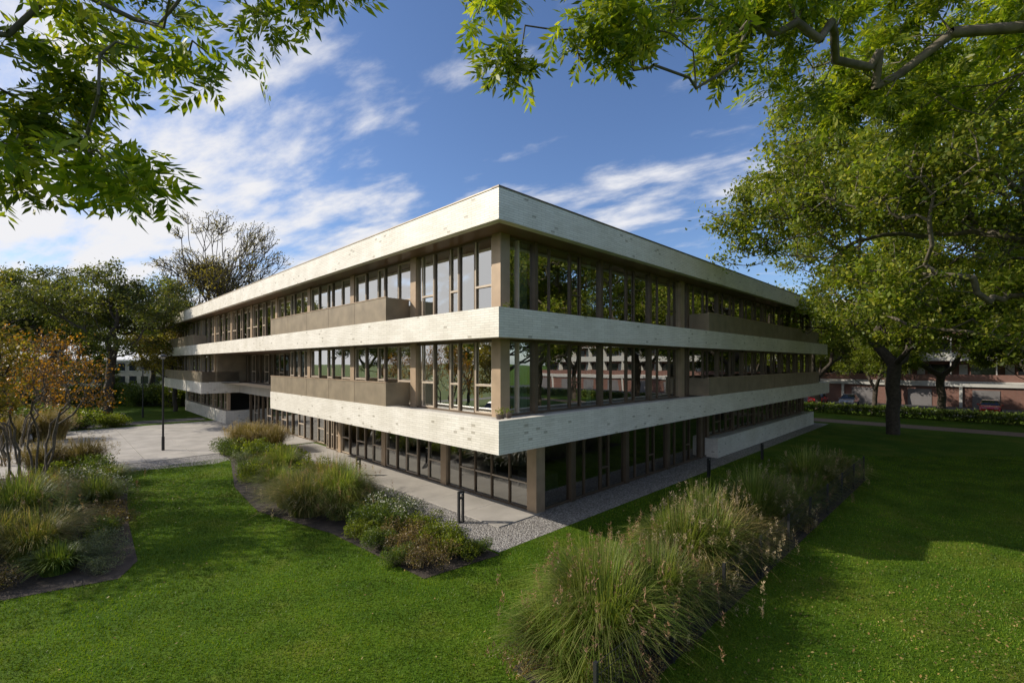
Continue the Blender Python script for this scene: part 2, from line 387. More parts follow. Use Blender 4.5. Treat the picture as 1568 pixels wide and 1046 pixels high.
def tree_mesh(name,base,ttop,blobs,npts,nleaf,lsize,lm,rtr,seed,bark='bark',spread=0.35,comp=False,bf=0.35,rtip=.012,tipfrac=6,k=6,pw=.55,wp=2.5,wid=.5):
    rg=np.random.default_rng(seed)
    A,PAR,cnt=skeleton(base,ttop,blobs,npts,rg,bf)
    V,F=tubes(A,PAR,cnt,rtr,rtip,k,pw)
    tips=np.where(cnt<=tipfrac)[0]; w_=rg.random(len(tips))**wp+.03
    ch=rg.choice(tips,nleaf,p=w_/w_.sum()); C=A[ch]+rg.normal(size=(nleaf,3))*spread*[1,1,.6]
    if comp: LV,LF=compound(C,lsize,rg)
    else: LV,LF=leaf_quads(C,lsize,rg=rg,wid=wid)
    mi=np.concatenate([np.zeros(len(F)),np.ones(len(LF))])
    V2=np.concatenate([V,LV]); F2=np.concatenate([F,LF+len(V)])
    return np_mesh(name,V2,F2,[M[bark],lm],mi)
LG=leafmat('leaf_green',[(0.075,0.115,0.014),(0.12,0.16,0.02),(0.18,0.20,0.03),(0.09,0.13,0.016)],0.42)
LY_=leafmat('leaf_ash_green',[(0.065,0.105,0.014),(0.13,0.18,0.022),(0.20,0.24,0.035),(0.29,0.28,0.05)],0.42,cl=(.5,1.3))
LN=leafmat('leaf_near_ash',[(0.055,0.095,0.010),(0.11,0.165,0.015),(0.20,0.25,0.022),(0.29,0.30,0.03)],0.42,.4,1.6,(.65,1.25))
LD=leafmat('leaf_olive',[(0.07,0.09,0.022),(0.11,0.13,0.03),(0.17,0.16,0.045)],0.3)
LO=leafmat('leaf_autumn',[(0.34,0.13,0.015),(0.42,0.22,0.02),(0.25,0.11,0.02),(0.16,0.14,0.03)],0.35,tint=1.0)
LYL=leafmat('leaf_yellow',[(0.22,0.19,0.04),(0.30,0.23,0.04),(0.14,0.14,0.035)],0.4,tint=1.0)

tl=[(-3.24,3.2,7.82,.4),(-3.3,3.2,7.29,.35),(-3.4,3.2,6.98,.32),(-2.7,3.0,7.5,.34),(-2.62,3.0,6.92,.22),(-2.4,3.05,6.82,.18),(-2.7,3.3,8.0,.4),(-3.0,3.1,7.0,.24),
    (-2.28,3.3,7.95,.36),(-2.02,3.15,7.6,.22),(-2.3,3.2,7.55,.2),(-1.83,3.4,8.15,.22),(-1.55,3.5,8.35,.24),(-1.8,3.3,7.7,.2),(-3.9,3,7.3,.5),(-4.4,2.6,8.2,.8),(-3.2,2.8,8.9,.7),(-2.2,3.4,8.8,.5),
    (-5.5,2,9,1.2),(-6.5,0,9.5,1.5),(-5,-1,9,1.3),(-4,4.5,9.5,.9),(-3,2.2,7.2,.3),(-2.9,3.5,7.15,.25)]
me=tree_mesh('ash_near',(-6.2,0.6,0),(-6.0,0.9,6.4),tl,500,4200,0.20,LN,.18,11,'bark_l',spread=.09,comp=True,bf=.15,rtip=.004,tipfrac=4,pw=.9,wp=1.5)
link('ash_tree',me)
tr=[(-.2,4,8.62,.2),(.03,4,8.42,.24),(0.0,4,8.15,.12),(.37,4,8.5,.28),(.68,4,8.35,.26),(.99,4,8.55,.32),(1.08,4,8.05,.2),(1.13,4,7.75,.15),(1.1,4,7.6,.1),
    (1.56,4.2,8.12,.24),(1.5,4.2,8.6,.36),(2.05,4.5,8.65,.3),(2.46,4.8,9.1,.4),(2.9,5,8.9,.35),(3.6,5.5,9.5,.5),(3.0,5,9.6,.5),(4.7,6,9.4,.5),(5.2,6,10,.7),
    (1,4,9.2,.5),(0,4.2,9.3,.5),(2,5,9.9,.7),(3.4,5.6,8.9,.35),(4.4,6.0,9.0,.4),(5.4,6.5,9.2,.5),(6.2,6.5,9.3,.6),(7,6,10,1.2),(8.5,3,10,1.5),(9,6,9,1.2),(7,2,11,1.5)]
me=tree_mesh('ash_near_r',(8.4,3.6,0),(7.9,3.9,7.0),tr,700,8000,0.20,LN,.19,12,'bark_l',spread=.10,comp=True,bf=.15,rtip=.004,tipfrac=4,pw=.9,wp=1.5)
link('ash_tree',me)
rg=np.random.default_rng(5)
bl_=ell_blobs((20,22,13.2),(9.5,8.5,7.0),52,1.9,rg)
bl_+=[(11.5,23,11.8,1.2),(12.5,22,11.2,.9),(10.8,23.5,13,1.3),(14,20,9.6,1.0),(22,20,7,1.4),(19,19,7.5,1.5),(25,22,7.5,1.5),(18,17,14,1.8),(16,16,12,1.5),(22,16,10,2),(24,18,12,2.5),(15,21,10,1.0),(17.5,21,8,1.4),(13,21,13,1.4),(16.5,18,9,1.1),(20,18,9,1.4),(12,20,14.5,1.2),(13.5,19,16,1.3),(23,19,6.3,1.1),(20,19,6.4,.9)]
me=tree_mesh('ash_big',(25.5,17.5,0),(24.8,18,6.5),bl_,2100,105000,0.20,LY_,.42,21,'bark_l',spread=.33,bf=.3,rtip=.012,pw=.6)
link('ash_tree',me)
def std_tree(seed,h,r,npts=700,nl=30000,ls=0.2,lm=LG,bark='bark',nb=34,rt=.4,zc=None,spread=.38):
    rg=np.random.default_rng(seed); zc=zc or h*.62
    bb=ell_blobs((0,0,zc),(r,r,h-zc-1),nb,r*.24,rg)
    return tree_mesh('tree_%d'%seed,(0,0,0),(0.2,.1,h*.26),bb,npts,nl,ls,lm,rt,seed,bark,spread=spread,pw=.62)
TA=std_tree(31,21,9.5,1300,75000,.28,LY_,zc=12.5,rt=.45,nb=46)
TB=std_tree(32,15,6.0,900,26000,.22,LD,nb=34,rt=.32)
TC=std_tree(33,14,5.5,600,26000,.25,LG,nb=30,rt=.3)
TY=std_tree(34,12,4.5,500,12000,.2,LYL,nb=24,rt=.25)
link('lime_tree',TA,(30,36.7,0))
def place(name,me,X,Y,rot=0,s=1,local=True):
    p=L(X,Y) if local else (X,Y); return link(name,me,(p[0],p[1],0),rot,(s,s,s))
place('lime_tree',TA,46,-20,2,1.0); place('maple_tree',TC,56,4,1,1.05); place('maple_tree',TC,57,-7,3,1.15); place('maple_tree',TC,56,-20,4,1.1); place('maple_tree',TC,71,-1,2,.9); place('maple_tree',TC,71,-14,5,.9)
place('maple_tree',TC,55,-1.5,5,.75); place('maple_tree',TC,55,-13,1,.8); place('maple_tree',TC,71,8,1,.8)
place('maple_tree',TB,60,18,1,1.0); place('maple_tree',TY,52,14,1,1.25); place('lime_tree',TA,24,-22,4,.85); place('lime_tree',TA,34,-34,4,1)
place('maple_tree',TC,48,-32,0,1.3); place('maple_tree',TC,14,-24,0,1.0)
place('plane_tree',TB,-40,46,0,1.15,False); place('plane_tree',TB,-50,50,2,1.2,False); place('plane_tree',TB,-60,54,4,1.25,False); place('birch_tree',TY,-44,60,0,1.15,False); place('birch_tree',TY,-39,54,2,.9,False)
place('plane_tree',TB,-72,62,1,1.3,False); place('plane_tree',TC,-58,75,1,1.3,False);place('plane_tree',TB,-36,84,5,1.1,False)
place('plane_tree',TC,-78,45,1,1.2,False); place('plane_tree',TC,-66,68,2,1.1,False); place('plane_tree',TB,-48,72,3,1.0,False)
place('birch_tree',TC,-62,62,1,.55,False); place('birch_tree',TC,-54,60,2,.5,False); place('birch_tree',TC,-46,66,4,.55,False); place('plane_tree',TC,-80,74,2,1.2,False)
place('birch_tree',TY,-20.5,15.2,3,.85,False); place('plane_tree',TB,-33,7,1,.8,False); place('plane_tree',TC,-52,22,3,.75,False); place('plane_tree',TC,-52,5,3,.75,False);place('plane_tree',TB,-52,34,2,.8,False)
rg=np.random.default_rng(41); bb=ell_blobs((0,0,19.5),(11,11,10.5),80,2.2,rg,shell=.2)
me=tree_mesh('bare',(0,0,0),(.3,0,7),bb,5200,18000,.24,LYL,.55,41,'bark',spread=.35,bf=.75,rtip=.035,pw=.6,k=4)
link('bare_tree',me,(-48.7,75,0))
rg=np.random.default_rng(51)
V=[];F=[];mi=[];o=0
for k in range(9):
    an=k*2*math.pi/9+rg.random()*.4; rr=.25+rg.random()*.3
    c=(math.cos(an)*1.7,math.sin(an)*1.7,5.0+rg.random())
    A,PAR,cnt=skeleton((math.cos(an)*rr,math.sin(an)*rr,0),(math.cos(an)*.9,math.sin(an)*.9,2.8),[(*c,1.1),(c[0]*1.3,c[1]*1.3,c[2]-1.2,.8),(c[0]*.7,c[1]*.7,c[2]+1.2,.7)],90,rg,.4)
    v,f=tubes(A,PAR,cnt,.045,.005,5,.6); V.append(v);F.append(f+o);mi.append(np.zeros(len(f)));o+=len(v)
    tips=np.where(cnt<=4)[0]; C=A[rg.choice(tips,480)]+rg.normal(size=(480,3))*.2
    v,f=leaf_quads(C,.11,rg=rg,wid=.7); V.append(v);F.append(f+o);mi.append(np.ones(len(f)));o+=len(v)
me=np_mesh('juneberry',np.concatenate(V),np.concatenate(F),[M['bark_l'],LO],np.concatenate(mi))
link('juneberry_tree',me,(-21.3,20.6,0)); link('juneberry_tree',me,(-27.5,25.5,0),2,(.9,.9,.9))

# ---------------- ground -----------------
def grassmat():
    m,nt,out=newmat('grass_ground')
    tc=N(nt,'ShaderNodeTexCoord')
    n1=N(nt,'ShaderNodeTexNoise'); n1.inputs['Scale'].default_value=.4; n1.inputs['Detail'].default_value=8; n1.inputs['Roughness'].default_value=.7
    n2=N(nt,'ShaderNodeTexNoise'); n2.inputs['Scale'].default_value=22; n2.inputs['Detail'].default_value=6
    nt.links.new(tc.outputs['Object'],n1.inputs['Vector']); nt.links.new(tc.outputs['Object'],n2.inputs['Vector'])
    r1=ramp(nt,[(0.32,(0.040,0.095,0.006)),(0.52,(0.08,0.145,0.010)),(.68,(.14,.165,.022))],n1.outputs['Fac'])
    r2=ramp(nt,[(0.3,(0.45,0.45,0.45)),(0.7,(1.35,1.3,1.2))],n2.outputs['Fac'])
    mx=N(nt,'ShaderNodeMix',data_type='RGBA',blend_type='MULTIPLY'); mx.inputs[0].default_value=1
    nt.links.new(r1.outputs[0],mx.inputs[6]); nt.links.new(r2.outputs[0],mx.inputs[7])
    b=N(nt,'ShaderNodeBsdfPrincipled'); b.inputs['Roughness'].default_value=.9; b.inputs['Specular IOR Level'].default_value=.1
    nt.links.new(mx.outputs[2],b.inputs['Base Color'])
    bp=N(nt,'ShaderNodeBump'); bp.inputs['Strength'].default_value=.8; bp.inputs['Distance'].default_value=.03
    nt.links.new(n2.outputs['Fac'],bp.inputs['Height']); nt.links.new(bp.outputs[0],b.inputs['Normal'])
    nt.links.new(b.outputs[0],out.inputs[0]); return m
M['grass']=grassmat()
def gravelmat():
    m,nt,out=newmat('gravel')
    tc=N(nt,'ShaderNodeTexCoord'); vo=N(nt,'ShaderNodeTexVoronoi'); vo.inputs['Scale'].default_value=22
    nt.links.new(tc.outputs['Object'],vo.inputs['Vector'])
    sp=N(nt,'ShaderNodeSeparateXYZ'); nt.links.new(vo.outputs['Color'],sp.inputs[0])
    r=ramp(nt,[(0,(0.12,0.11,0.10)),(.5,(0.25,0.23,0.21)),(1,(0.45,0.43,0.40))],sp.outputs[0])
    b=N(nt,'ShaderNodeBsdfPrincipled'); b.inputs['Roughness'].default_value=.9; nt.links.new(r.outputs[0],b.inputs['Base Color'])
    bp=N(nt,'ShaderNodeBump'); bp.inputs['Strength'].default_value=1; bp.inputs['Distance'].default_value=.03; bp.invert=True
    nt.links.new(vo.outputs['Distance'],bp.inputs['Height']); nt.links.new(bp.outputs[0],b.inputs['Normal'])
    nt.links.new(b.outputs[0],out.inputs[0]); return m
M['gravel']=gravelmat()
def sheet(name,pts,z,k,local=False,rim=None):
    mb=MB([]); 
    if local: pts=[L(*p) for p in pts]
    mb.quad([(p[0],p[1],z) for p in pts],k)
    return mb.obj(name)
g=MB([]); g.quad([(-1500,-1500,0),(1500,-1500,0),(1500,1500,0),(-1500,1500,0)],'grass'); g.obj('ground')
sheet('gravel_strip',[(0,0),(LX+.5,0),(LX+.5,3.5),(3.6,3.5),(3.6,23),(-.3,23),(-.1,8)],.005,'gravel',True)
t=MB([])
y=1.5
while y<22.5:
    ye=min(y+2.1,22.5); t.box(1.4,y,0,3.6,ye-.012,.035,'concrete'); y=ye
t.obj('paved_terrace',None,(CX,CY,0),ANG)
t=MB([])
xx=-20
while xx<3.4:
    yy=23.2
    while yy<41:
        t.box(xx,yy,0,xx+2.38,yy+2.38,.03+.0,'concrete'); yy+=2.4
    xx+=2.4
t.obj('paved_plaza',None,(CX,CY,0),ANG)
sheet('gravel_plaza_edge',[(-9,21.6),(-3,20.0),(0,22.0),(0,23.2),(-9,23.2)],.006,'gravel',True)
sheet('park_path',[(-60,47),(1.5,47),(1.5,44),(-60,44)],.006,'asphalt',True)
M['brickpave']=simple('brick_paving',(0.24,0.16,0.12),.9,.2,5,0,.3,40)
sheet('brick_path',[(43,-60),(46,-60),(46,60),(43,60)],.006,'brickpave',True)
sheet('road',[(58,-120),(67.5,-120),(67.5,120),(58,120)],.006,'asphalt',True)
sheet('pavement',[(67.5,-120),(74,-120),(74,120),(67.5,120)],.01,'asphalt',True)
bed1=[(-18.8,29.6),(-16.3,27.0),(-12.5,21.0),(-9.6,17.6),(-5.9,15.3),(-2.28,12.1),(-.36,13.6),(-6.1,19.45),(-11,24.4),(-13.2,27.2),(-14,30)]
bed2=[(-14,9.8),(-10.2,12.1),(-10.6,13.2),(-13.4,16.3),(-15.6,18.9),(-18.5,22.5),(-26,24.5),(-32,20),(-28,9)]
bed3l=[(-3.6,-6.0),(-3.4,-4.0),(3,-3.8),(18.6,-4.0),(18.6,-6.1)]
sheet('planting_bed',bed1,.012,'soil'); sheet('planting_bed',bed2,.012,'soil'); sheet('planting_bed',bed3l,.012,'soil',True)
bed3=[L(*p) for p in bed3l]
def inpoly(P,poly):
    x,y=P[:,0],P[:,1]; ins=np.zeros(len(P),bool); n=len(poly)
    for i in range(n):
        x1,y1=poly[i];x2,y2=poly[(i+1)%n]
        c=((y1>y)!=(y2>y))&(x<(x2-x1)*(y-y1)/(y2-y1+1e-12)+x1); ins^=c
    return ins
def lawn_ok(P):
    rx=P[:,0]-CX; ry=P[:,1]-CY; X=rx*UX+ry*UY; Y=-rx*UY+ry*UX
    ok=~((X>-.02)&(Y>-.02)); ok&=~((X>-20)&(Y>21.3)); ok&=~((X>-.3)&(Y>7))
    for bd in (bed1,bed2,bed3): ok&=~inpoly(P,bd)
    return ok
n=360000; d=7+21*rng.random(n)**1.15; x=(rng.random(n)*2-1)*1.3*d
P=np.stack([x,d,np.zeros(n)],1); P=P[lawn_ok(P)]; n=len(P)
a=rng.normal(size=(n,3))*[.45,.45,0]; a[:,2]=1; a=unit(a)*(.03+.035*rng.random((n,1))); th=rng.random(n)*np.pi; wv=np.stack([np.cos(th),np.sin(th),0*th],1)*(.004+.0006*P[:,1:2])
V=np.stack([P-wv,P+wv,P+a],1).reshape(-1,3)
LB=leafmat('grass_blade',[(0.05,0.11,0.007),(0.085,0.16,0.010),(0.15,0.20,0.018),(0.06,0.13,0.009)],.3,.5,1.3,(.6,1.35))
link('lawn_grass',np_mesh('lawn_grass',V,np.arange(3*n).reshape(n,3),[LB]))
n=11000; d=7+24*rng.random(n)**1.1; x=(rng.random(n)*2-1)*1.25*d; P=np.stack([x,d,.05+.02*rng.random(n)],1)
Q=np.stack([-16+rng.normal(size=1600)*2.6,19+rng.normal(size=1600)*1.6,.05+.02*rng.random(1600)],1)
Q2=np.stack([12+rng.normal(size=1800)*2.5,9.0+rng.normal(size=1800)*1.2,.04+.03*rng.random(1800)],1)
P=np.concatenate([P[(rng.random(len(P))<np.clip(.25+P[:,0]/12,.10,.8))],Q,Q2]); P=P[lawn_ok(P)]; n=len(P)
th=rng.random(n)*6.28; a=np.stack([np.cos(th),np.sin(th),rng.normal(size=n)*.3],1); bb=np.stack([-np.sin(th),np.cos(th),rng.normal(size=n)*.3],1); s=.012+.022*rng.random((n,1))
V=np.stack([P-a*s,P+bb*s*.6,P+a*s,P-bb*s*.6],1).reshape(-1,3)
LF_=leafmat('fallen_leaf',[(0.28,0.22,0.07),(0.22,0.13,0.05),(0.34,0.28,0.12),(0.18,0.11,0.05)],.1)
link('fallen_leaves',np_mesh('fallen',V,np.arange(4*n).reshape(n,4),[LF_]))

# ---------------- plants -----------------
def grass_clump(nb,h,rad,seed,cols,wid=.012,base=.25,plume=0,plcol=None,droop=1.0):
    rg=np.random.default_rng(seed); S=5
    th=rg.random(nb)*6.283; r0=base*np.sqrt(rg.random(nb)); out=rg.random(nb)**.8
    bx=np.cos(th)*r0; by=np.sin(th)*r0; th2=th+rg.normal(size=nb)*.35
    Hh=h*(.55+.55*rg.random(nb)); reach=rad*out*(.7+.5*rg.random(nb))
    perp=np.stack([-np.sin(th2),np.cos(th2),0*th],1)
    rows=[]
    for i in range(S+1):
        t=i/S; rr=reach*t**1.6; z=Hh*(t*(1.25-.25*t) - droop*.55*out*t**3)
        c=np.stack([bx+np.cos(th2)*rr,by+np.sin(th2)*rr,z],1)
        w_=wid*(1-t)**.6*(.8)+.0015
        rows.append(np.stack([c-perp*w_,c+perp*w_],1))
    V=np.stack(rows,1).reshape(nb,-1,3)
    F=[]
    o=(np.arange(nb)*(S+1)*2)[:,None]
    for i in range(S): F.append(o+np.array([[2*i,2*i+1,2*i+3,2*i+2]]))
    V=V.reshape(-1,3); F=np.concatenate(F); mi=np.zeros(len(F)); mats=[cols]
    if plume:
        ids=rg.choice(nb,plume); tips=rows[-1][ids].mean(1)
        C=np.repeat(tips,26,0)+np.stack([rg.normal(size=plume*26)*.015,rg.normal(size=plume*26)*.015,rg.random(plume*26)*.2-.05],1)
        v,f=leaf_quads(C,.055,rg=rg,wid=.2,droop=-.8); F=np.concatenate([F,f+len(V)]); V=np.concatenate([V,v]); mi=np.concatenate([mi,np.ones(len(f))]); mats.append(plcol)
    return np_mesh('grass_clump',V,F,mats,mi)
GG=leafmat('ornamental_blade',[(0.06,0.11,0.018),(0.14,0.20,0.035),(0.28,0.29,0.10),(0.09,0.15,0.025)],.3)
GD=leafmat('sedge_blade',[(0.06,0.09,0.022),(0.12,0.15,0.035),(0.19,0.18,0.07),(0.34,0.27,0.13)],.3)
GB=leafmat('straw_blade',[(0.32,0.24,0.11),(0.20,0.18,0.06),(0.42,0.33,0.17)],.25,tint=1)
PL=leafmat('plume',[(0.46,0.36,0.24),(0.58,0.47,0.34),(0.38,0.27,0.18)],.3,tint=.8)
PR=leafmat('plume_red',[(0.32,0.17,0.12),(0.42,0.27,0.19),(0.26,0.14,0.10)],.3,tint=.8)
SH=leafmat('shrub_leaf',[(0.05,0.09,0.018),(0.09,0.14,0.025),(0.15,0.18,0.04)],.3)
SB=leafmat('shrub_brown',[(0.18,0.12,0.06),(0.28,0.20,0.10),(0.10,0.10,0.04)],.25,tint=1)
WF=leafmat('white_flower',[(0.75,0.73,0.7),(0.8,0.78,0.75)],.2,tint=.6)
GS=leafmat('shrub_grey',[(0.13,0.16,0.09),(0.19,0.22,0.14),(0.09,0.12,0.06)],.25,tint=1)
G1=grass_clump(2100,1.6,1.25,61,GG,.008,.45,60,PR); G2=grass_clump(1700,1.25,1.3,62,GD,.009,.5,20,PL); G3=grass_clump(1500,1.5,1.0,63,GB,.010,.45,160,PL,droop=.6)
G4=grass_clump(1000,2.0,1.0,64,GG,.010,.35,34,PL,droop=.7); G5=grass_clump(1100,.75,.75,65,SH,.014,.3); G6=grass_clump(1400,1.15,1.1,66,GG,.009,.4,20,PR)
G7=grass_clump(240,1.9,1.7,67,GB,.009,.3,60,PL,droop=1.2)
def P_(name,me,x,y,s=1,sz=None,rot=None):
    return link(name,me,(x,y,0),random.random()*6.28 if rot is None else rot,(s,s,sz or s*(.85+.3*random.random())))
def shrub_mesh(seed,nl,ls,mat,fl=0,fm=None,h=.9):
    rg=np.random.default_rng(seed)
    nb=14; B=np.stack([rg.normal(size=nb)*.42,rg.normal(size=nb)*.42,.3+rg.random(nb)*.4],1)
    ch=rg.integers(0,nb,nl); d=unit(rg.normal(size=(nl,3)))*(.6+.4*rg.random((nl,1)))*.38; C=B[ch]+d; C[:,2]=np.abs(C[:,2])*h
    v,f=leaf_quads(C,ls,rg=rg,droop=-.4); mi=np.zeros(len(f)); mats=[mat]
    st=rg.normal(size=(60,3))*[.12,.12,0]; en=C[rg.integers(0,nl,60)]
    w_=np.tile([[.008,0,0]],(60,1)); sv=np.stack([st-w_,st+w_,en+w_*.4,en-w_*.4],1).reshape(-1,3)
    f=np.concatenate([f,np.arange(240).reshape(60,4)+len(v)]); v=np.concatenate([v,sv]); mi=np.concatenate([mi,np.full(60,len(mats))]); mats.append(M['bark'])
    if fl:
        C=C[rg.integers(0,nl,fl)]; C=C+[0,0,.05]; v2,f2=leaf_quads(C,ls*.8,rg=rg,wid=.9); f=np.concatenate([f,f2+len(v)]); v=np.concatenate([v,v2]); mi=np.concatenate([mi,np.full(fl,len(mats))]); mats.append(fm)
    return np_mesh('shrub',v,f,mats,mi)
S1=shrub_mesh(71,3400,.075,SH); S2=shrub_mesh(72,2800,.06,SH,700,WF); S3=shrub_mesh(73,2800,.07,SB,300,LYL,.8); S4=shrub_mesh(74,2800,.06,GS); S5=shrub_mesh(75,3200,.085,LG)
for x,y,s in ((-16.8,30,1.35),(-15.9,30.4,1.3),(-17.6,30.6,1.2),(-15.2,29.6,1.1)): P_('pampas_grass',G3,x,y,s)
for x,y,s,m,nm in ((-17.6,28.6,1.1,S1,'shrub'),(-16.2,27.6,1.0,S1,'shrub'),(-14.9,27.4,1.2,S5,'shrub'),(-13.4,26.0,1.3,S1,'shrub'),(-12.2,25.2,1.2,S5,'shrub'),(-14.6,25.4,.9,S4,'shrub'),(-12.6,22.4,1.0,S5,'shrub'),(-13.3,23.8,.9,S1,'shrub'),
    (-5.4,16.2,.9,S1,'shrub'),(-4.7,16.9,1.0,S2,'aster_bush'),(-4.4,15.5,.95,S1,'shrub'),(-3.9,16.3,1.0,S2,'aster_bush'),(-3.6,14.6,.9,S3,'hydrangea_bush'),(-3.0,15.2,.8,S5,'shrub'),(-4.8,15.0,.7,S5,'shrub'),(-4.0,14.0,.7,S1,'shrub'),
    (-3.0,13.7,.85,S3,'hydrangea_bush'),(-2.3,14.3,.8,S5,'shrub'),(-2.3,13.0,.8,S3,'hydrangea_bush'),(-1.6,13.5,.7,S5,'shrub'),(-1.0,13.7,.5,S1,'shrub'),(-1.7,14.3,.6,S1,'shrub'),(-5.2,17.8,.8,S4,'shrub'),(-9.0,21.3,.9,S1,'shrub'),(-10,22.6,1.,S5,'shrub'),(-3.2,12.9,.6,S1,'shrub')):
    P_(nm,m,x,y,s)
for x,y,s,m in ((-8.6,18.4,1.15,G2),(-7.6,17.4,1.25,G2),(-6.6,17.9,1.2,G1),(-7.5,19.2,1.3,G2),(-8.9,19.6,1.1,G6),(-6.2,17.0,.9,G2),(-11.6,23.8,1.1,G6),(-12.8,24.8,.9,G2),(-10.4,20.6,1.0,G6),(-6.1,19.0,.8,G6)): P_('ornamental_grass',m,x,y,s)
for x,y,s,m in ((-14.6,14.6,1.1,G2),(-13.9,13.5,1.0,G2),(-15.5,13.9,1.2,G2),(-13.0,13.0,.9,G5),(-12.2,12.5,1.1,G5),(-14.2,11.6,1.1,G5),(-16.5,15.5,1.2,G1),(-17.4,17.2,1.2,G2),(-16,18,1.1,G6),(-19,19,1.2,G2),(-23.5,23.5,1.3,G3),(-22.0,24,1.2,G3),(-18.6,21.6,1.0,G6)): P_('ornamental_grass',m,x,y,s)
for x,y,s,m,nm in ((-12.9,14.6,.8,S1,'shrub'),(-11.4,13.1,.65,S4,'shrub'),(-12.2,13.7,.7,S4,'shrub'),(-13.6,15.6,.8,S3,'hydrangea_bush'),(-14.9,16.7,.8,S3,'hydrangea_bush'),(-17.4,19.6,1.2,S2,'aster_bush'),(-18.6,20.2,1.2,S2,'aster_bush'),(-16.6,18.9,.9,S1,'shrub'),
    (-20.2,22.6,1.2,S1,'shrub'),(-22,22.4,1.2,S5,'shrub'),(-11.0,12.4,.5,S4,'shrub'),(-24,25,1.4,S1,'shrub'),(-12.9,11.4,.8,S3,'hydrangea_bush'),(-15.6,16.2,.9,S1,'shrub')): P_(nm,m,x,y,s)
for i in range(26):
    X=-16+random.random()*11; Y=42.5+random.random()*6; p=L(X,Y); P_('shrub',random.choice([S1,S5,S4,S1]),p[0],p[1],1.2+random.random()*1.2)
for i in range(12):
    X=-17+random.random()*11; Y=37+random.random()*4; p=L(X,Y); P_('ornamental_grass',random.choice([G3,G6,G2]),p[0],p[1],.9+random.random()*.5)
for i in range(34):
    P_('shrub',random.choice([S1,S5,S1]),-72+i*1.1+random.random(),60+random.random()*6,2.2+random.random()*1.2)
for X,Y,s,m in ((-2.6,-4.4,1.0,G6),(-1.8,-4.9,1.15,G1),(-1.0,-4.3,1.2,G1),(-.3,-5.1,1.05,G1),(.4,-4.5,1.1,G6),(-2.9,-5.2,.8,G6),(-2.0,-3.9,.7,G6),(2.0,-4.6,1.15,G4),(2.7,-5.0,1.15,G4),(2.6,-4.2,1.05,G1),(3.5,-4.8,1.1,G6),(4.2,-4.3,1,G4),(1.3,-5.2,.9,G2),(4.6,-5.2,.9,G2),(2.4,-4.7,1.1,G7),(3.3,-5.0,1.15,G7),(.2,-5.2,.9,G7),(-1.4,-4.6,.85,G7),(4.4,-5.0,1.0,G7),
    (7.2,-4.7,1.2,G4),(8.0,-5.0,1.0,G6),(8.8,-4.5,1.1,G2),(10,-5,1.1,G6),(11,-4.6,1.0,G2),(12.3,-5,1.2,G6),(13.6,-4.7,1.2,G4),(14.8,-5,1.1,G2),(16,-4.8,1.2,G6),(17.2,-5.0,1.2,G2),(6.0,-4.6,1,G2),(8,-4.8,1.0,G7)):
    p=L(X,Y); P_('ornamental_grass',m,p[0],p[1],s)
for X,Y,s,m in ((5.6,-4.8,.9,S1),(6.4,-5.0,.9,S3),(9.5,-4.3,.8,S1),(13,-4.3,.9,S1),(15.4,-4.4,.9,S5),(-.6,-5.7,.5,S3),(1.4,-4.2,.8,S3),(.8,-5.6,.5,S1),(3.2,-5.6,.5,S1),(-2,-5.7,.5,S3),(4.6,-5.8,.5,S1),(8.4,-5.7,.5,S3),(-3.2,-4.4,.6,S3)):
    p=L(X,Y); P_('shrub',m,p[0],p[1],s)
cp=np.concatenate([np.array([p])+rng.normal(size=(40,3))*[.08,.08,.06]+[0,0,.08] for p in pots])
v,f=leaf_quads(cp,.07); link('pot_plants',np_mesh('pot_plants',v,f,[LG]),parent=bld)

# ---------------- fence ------------------
fe=MB([])
X=-3.6
while X<=18.7:
    fe.box(X-.03,-6.03,0,X+.03,-5.97,1.12,'dark'); X+=2.45
for z in (.1,.35,.6,.85,1.05): fe.cyl((-3.6,-5.96,z),(18.6,-5.96,z),.005,.005,4,'dark')
X=-3.6
while X<18.6: fe.box(X-.0025,-5.962,.08,X+.0025,-5.957,1.06,'dark'); X+=.10
fe.obj('wire_fence',None,(CX,CY,0),ANG)

# ---------------- street furniture ------------
def bollard(x,y,h):
    m=MB([]); m.box(-.14,-.06,0,.14,.06,.03,'dark'); m.box(-.12,-.045,.03,-.06,.045,h,'dark'); m.box(.06,-.045,.03,.12,.045,h,'dark')
    m.box(-.12,-.045,h,.12,.045,h+.05,'dark'); m.box(-.06,-.045,h-.22,.06,.045,h-.16,'dark'); m.box(-.055,-.04,h-.04,.055,.04,h-.002,'concrete')
    m.obj('bollard_light',None,(x,y,0),ANG)
bollard(-1.8,16.4,1.05); bollard(-7.65,23.2,.8); p=L(13.5,-.6); bollard(p[0],p[1],.9); p=L(20,-1.0); bollard(p[0],p[1],.9)
def lamp(x,y,h):
    m=MB([]); m.cyl((0,0,0),(0,0,.9),.085,.085,12,'dark'); m.cyl((0,0,.9),(0,0,h),.06,.045,12,'dark'); m.cyl((0,0,h),(0,0,h+.10),.24,.20,16,'dark'); m.cyl((0,0,h-.14),(0,0,h),.10,.14,12,'concrete'); m.cyl((0,0,h+.1),(0,0,h+.16),.20,.05,16,'dark')
    m.obj('street_lamp',None,(x,y,0))
lamp(-22.3,29.8,6.0); lamp(-38,48,5.0)

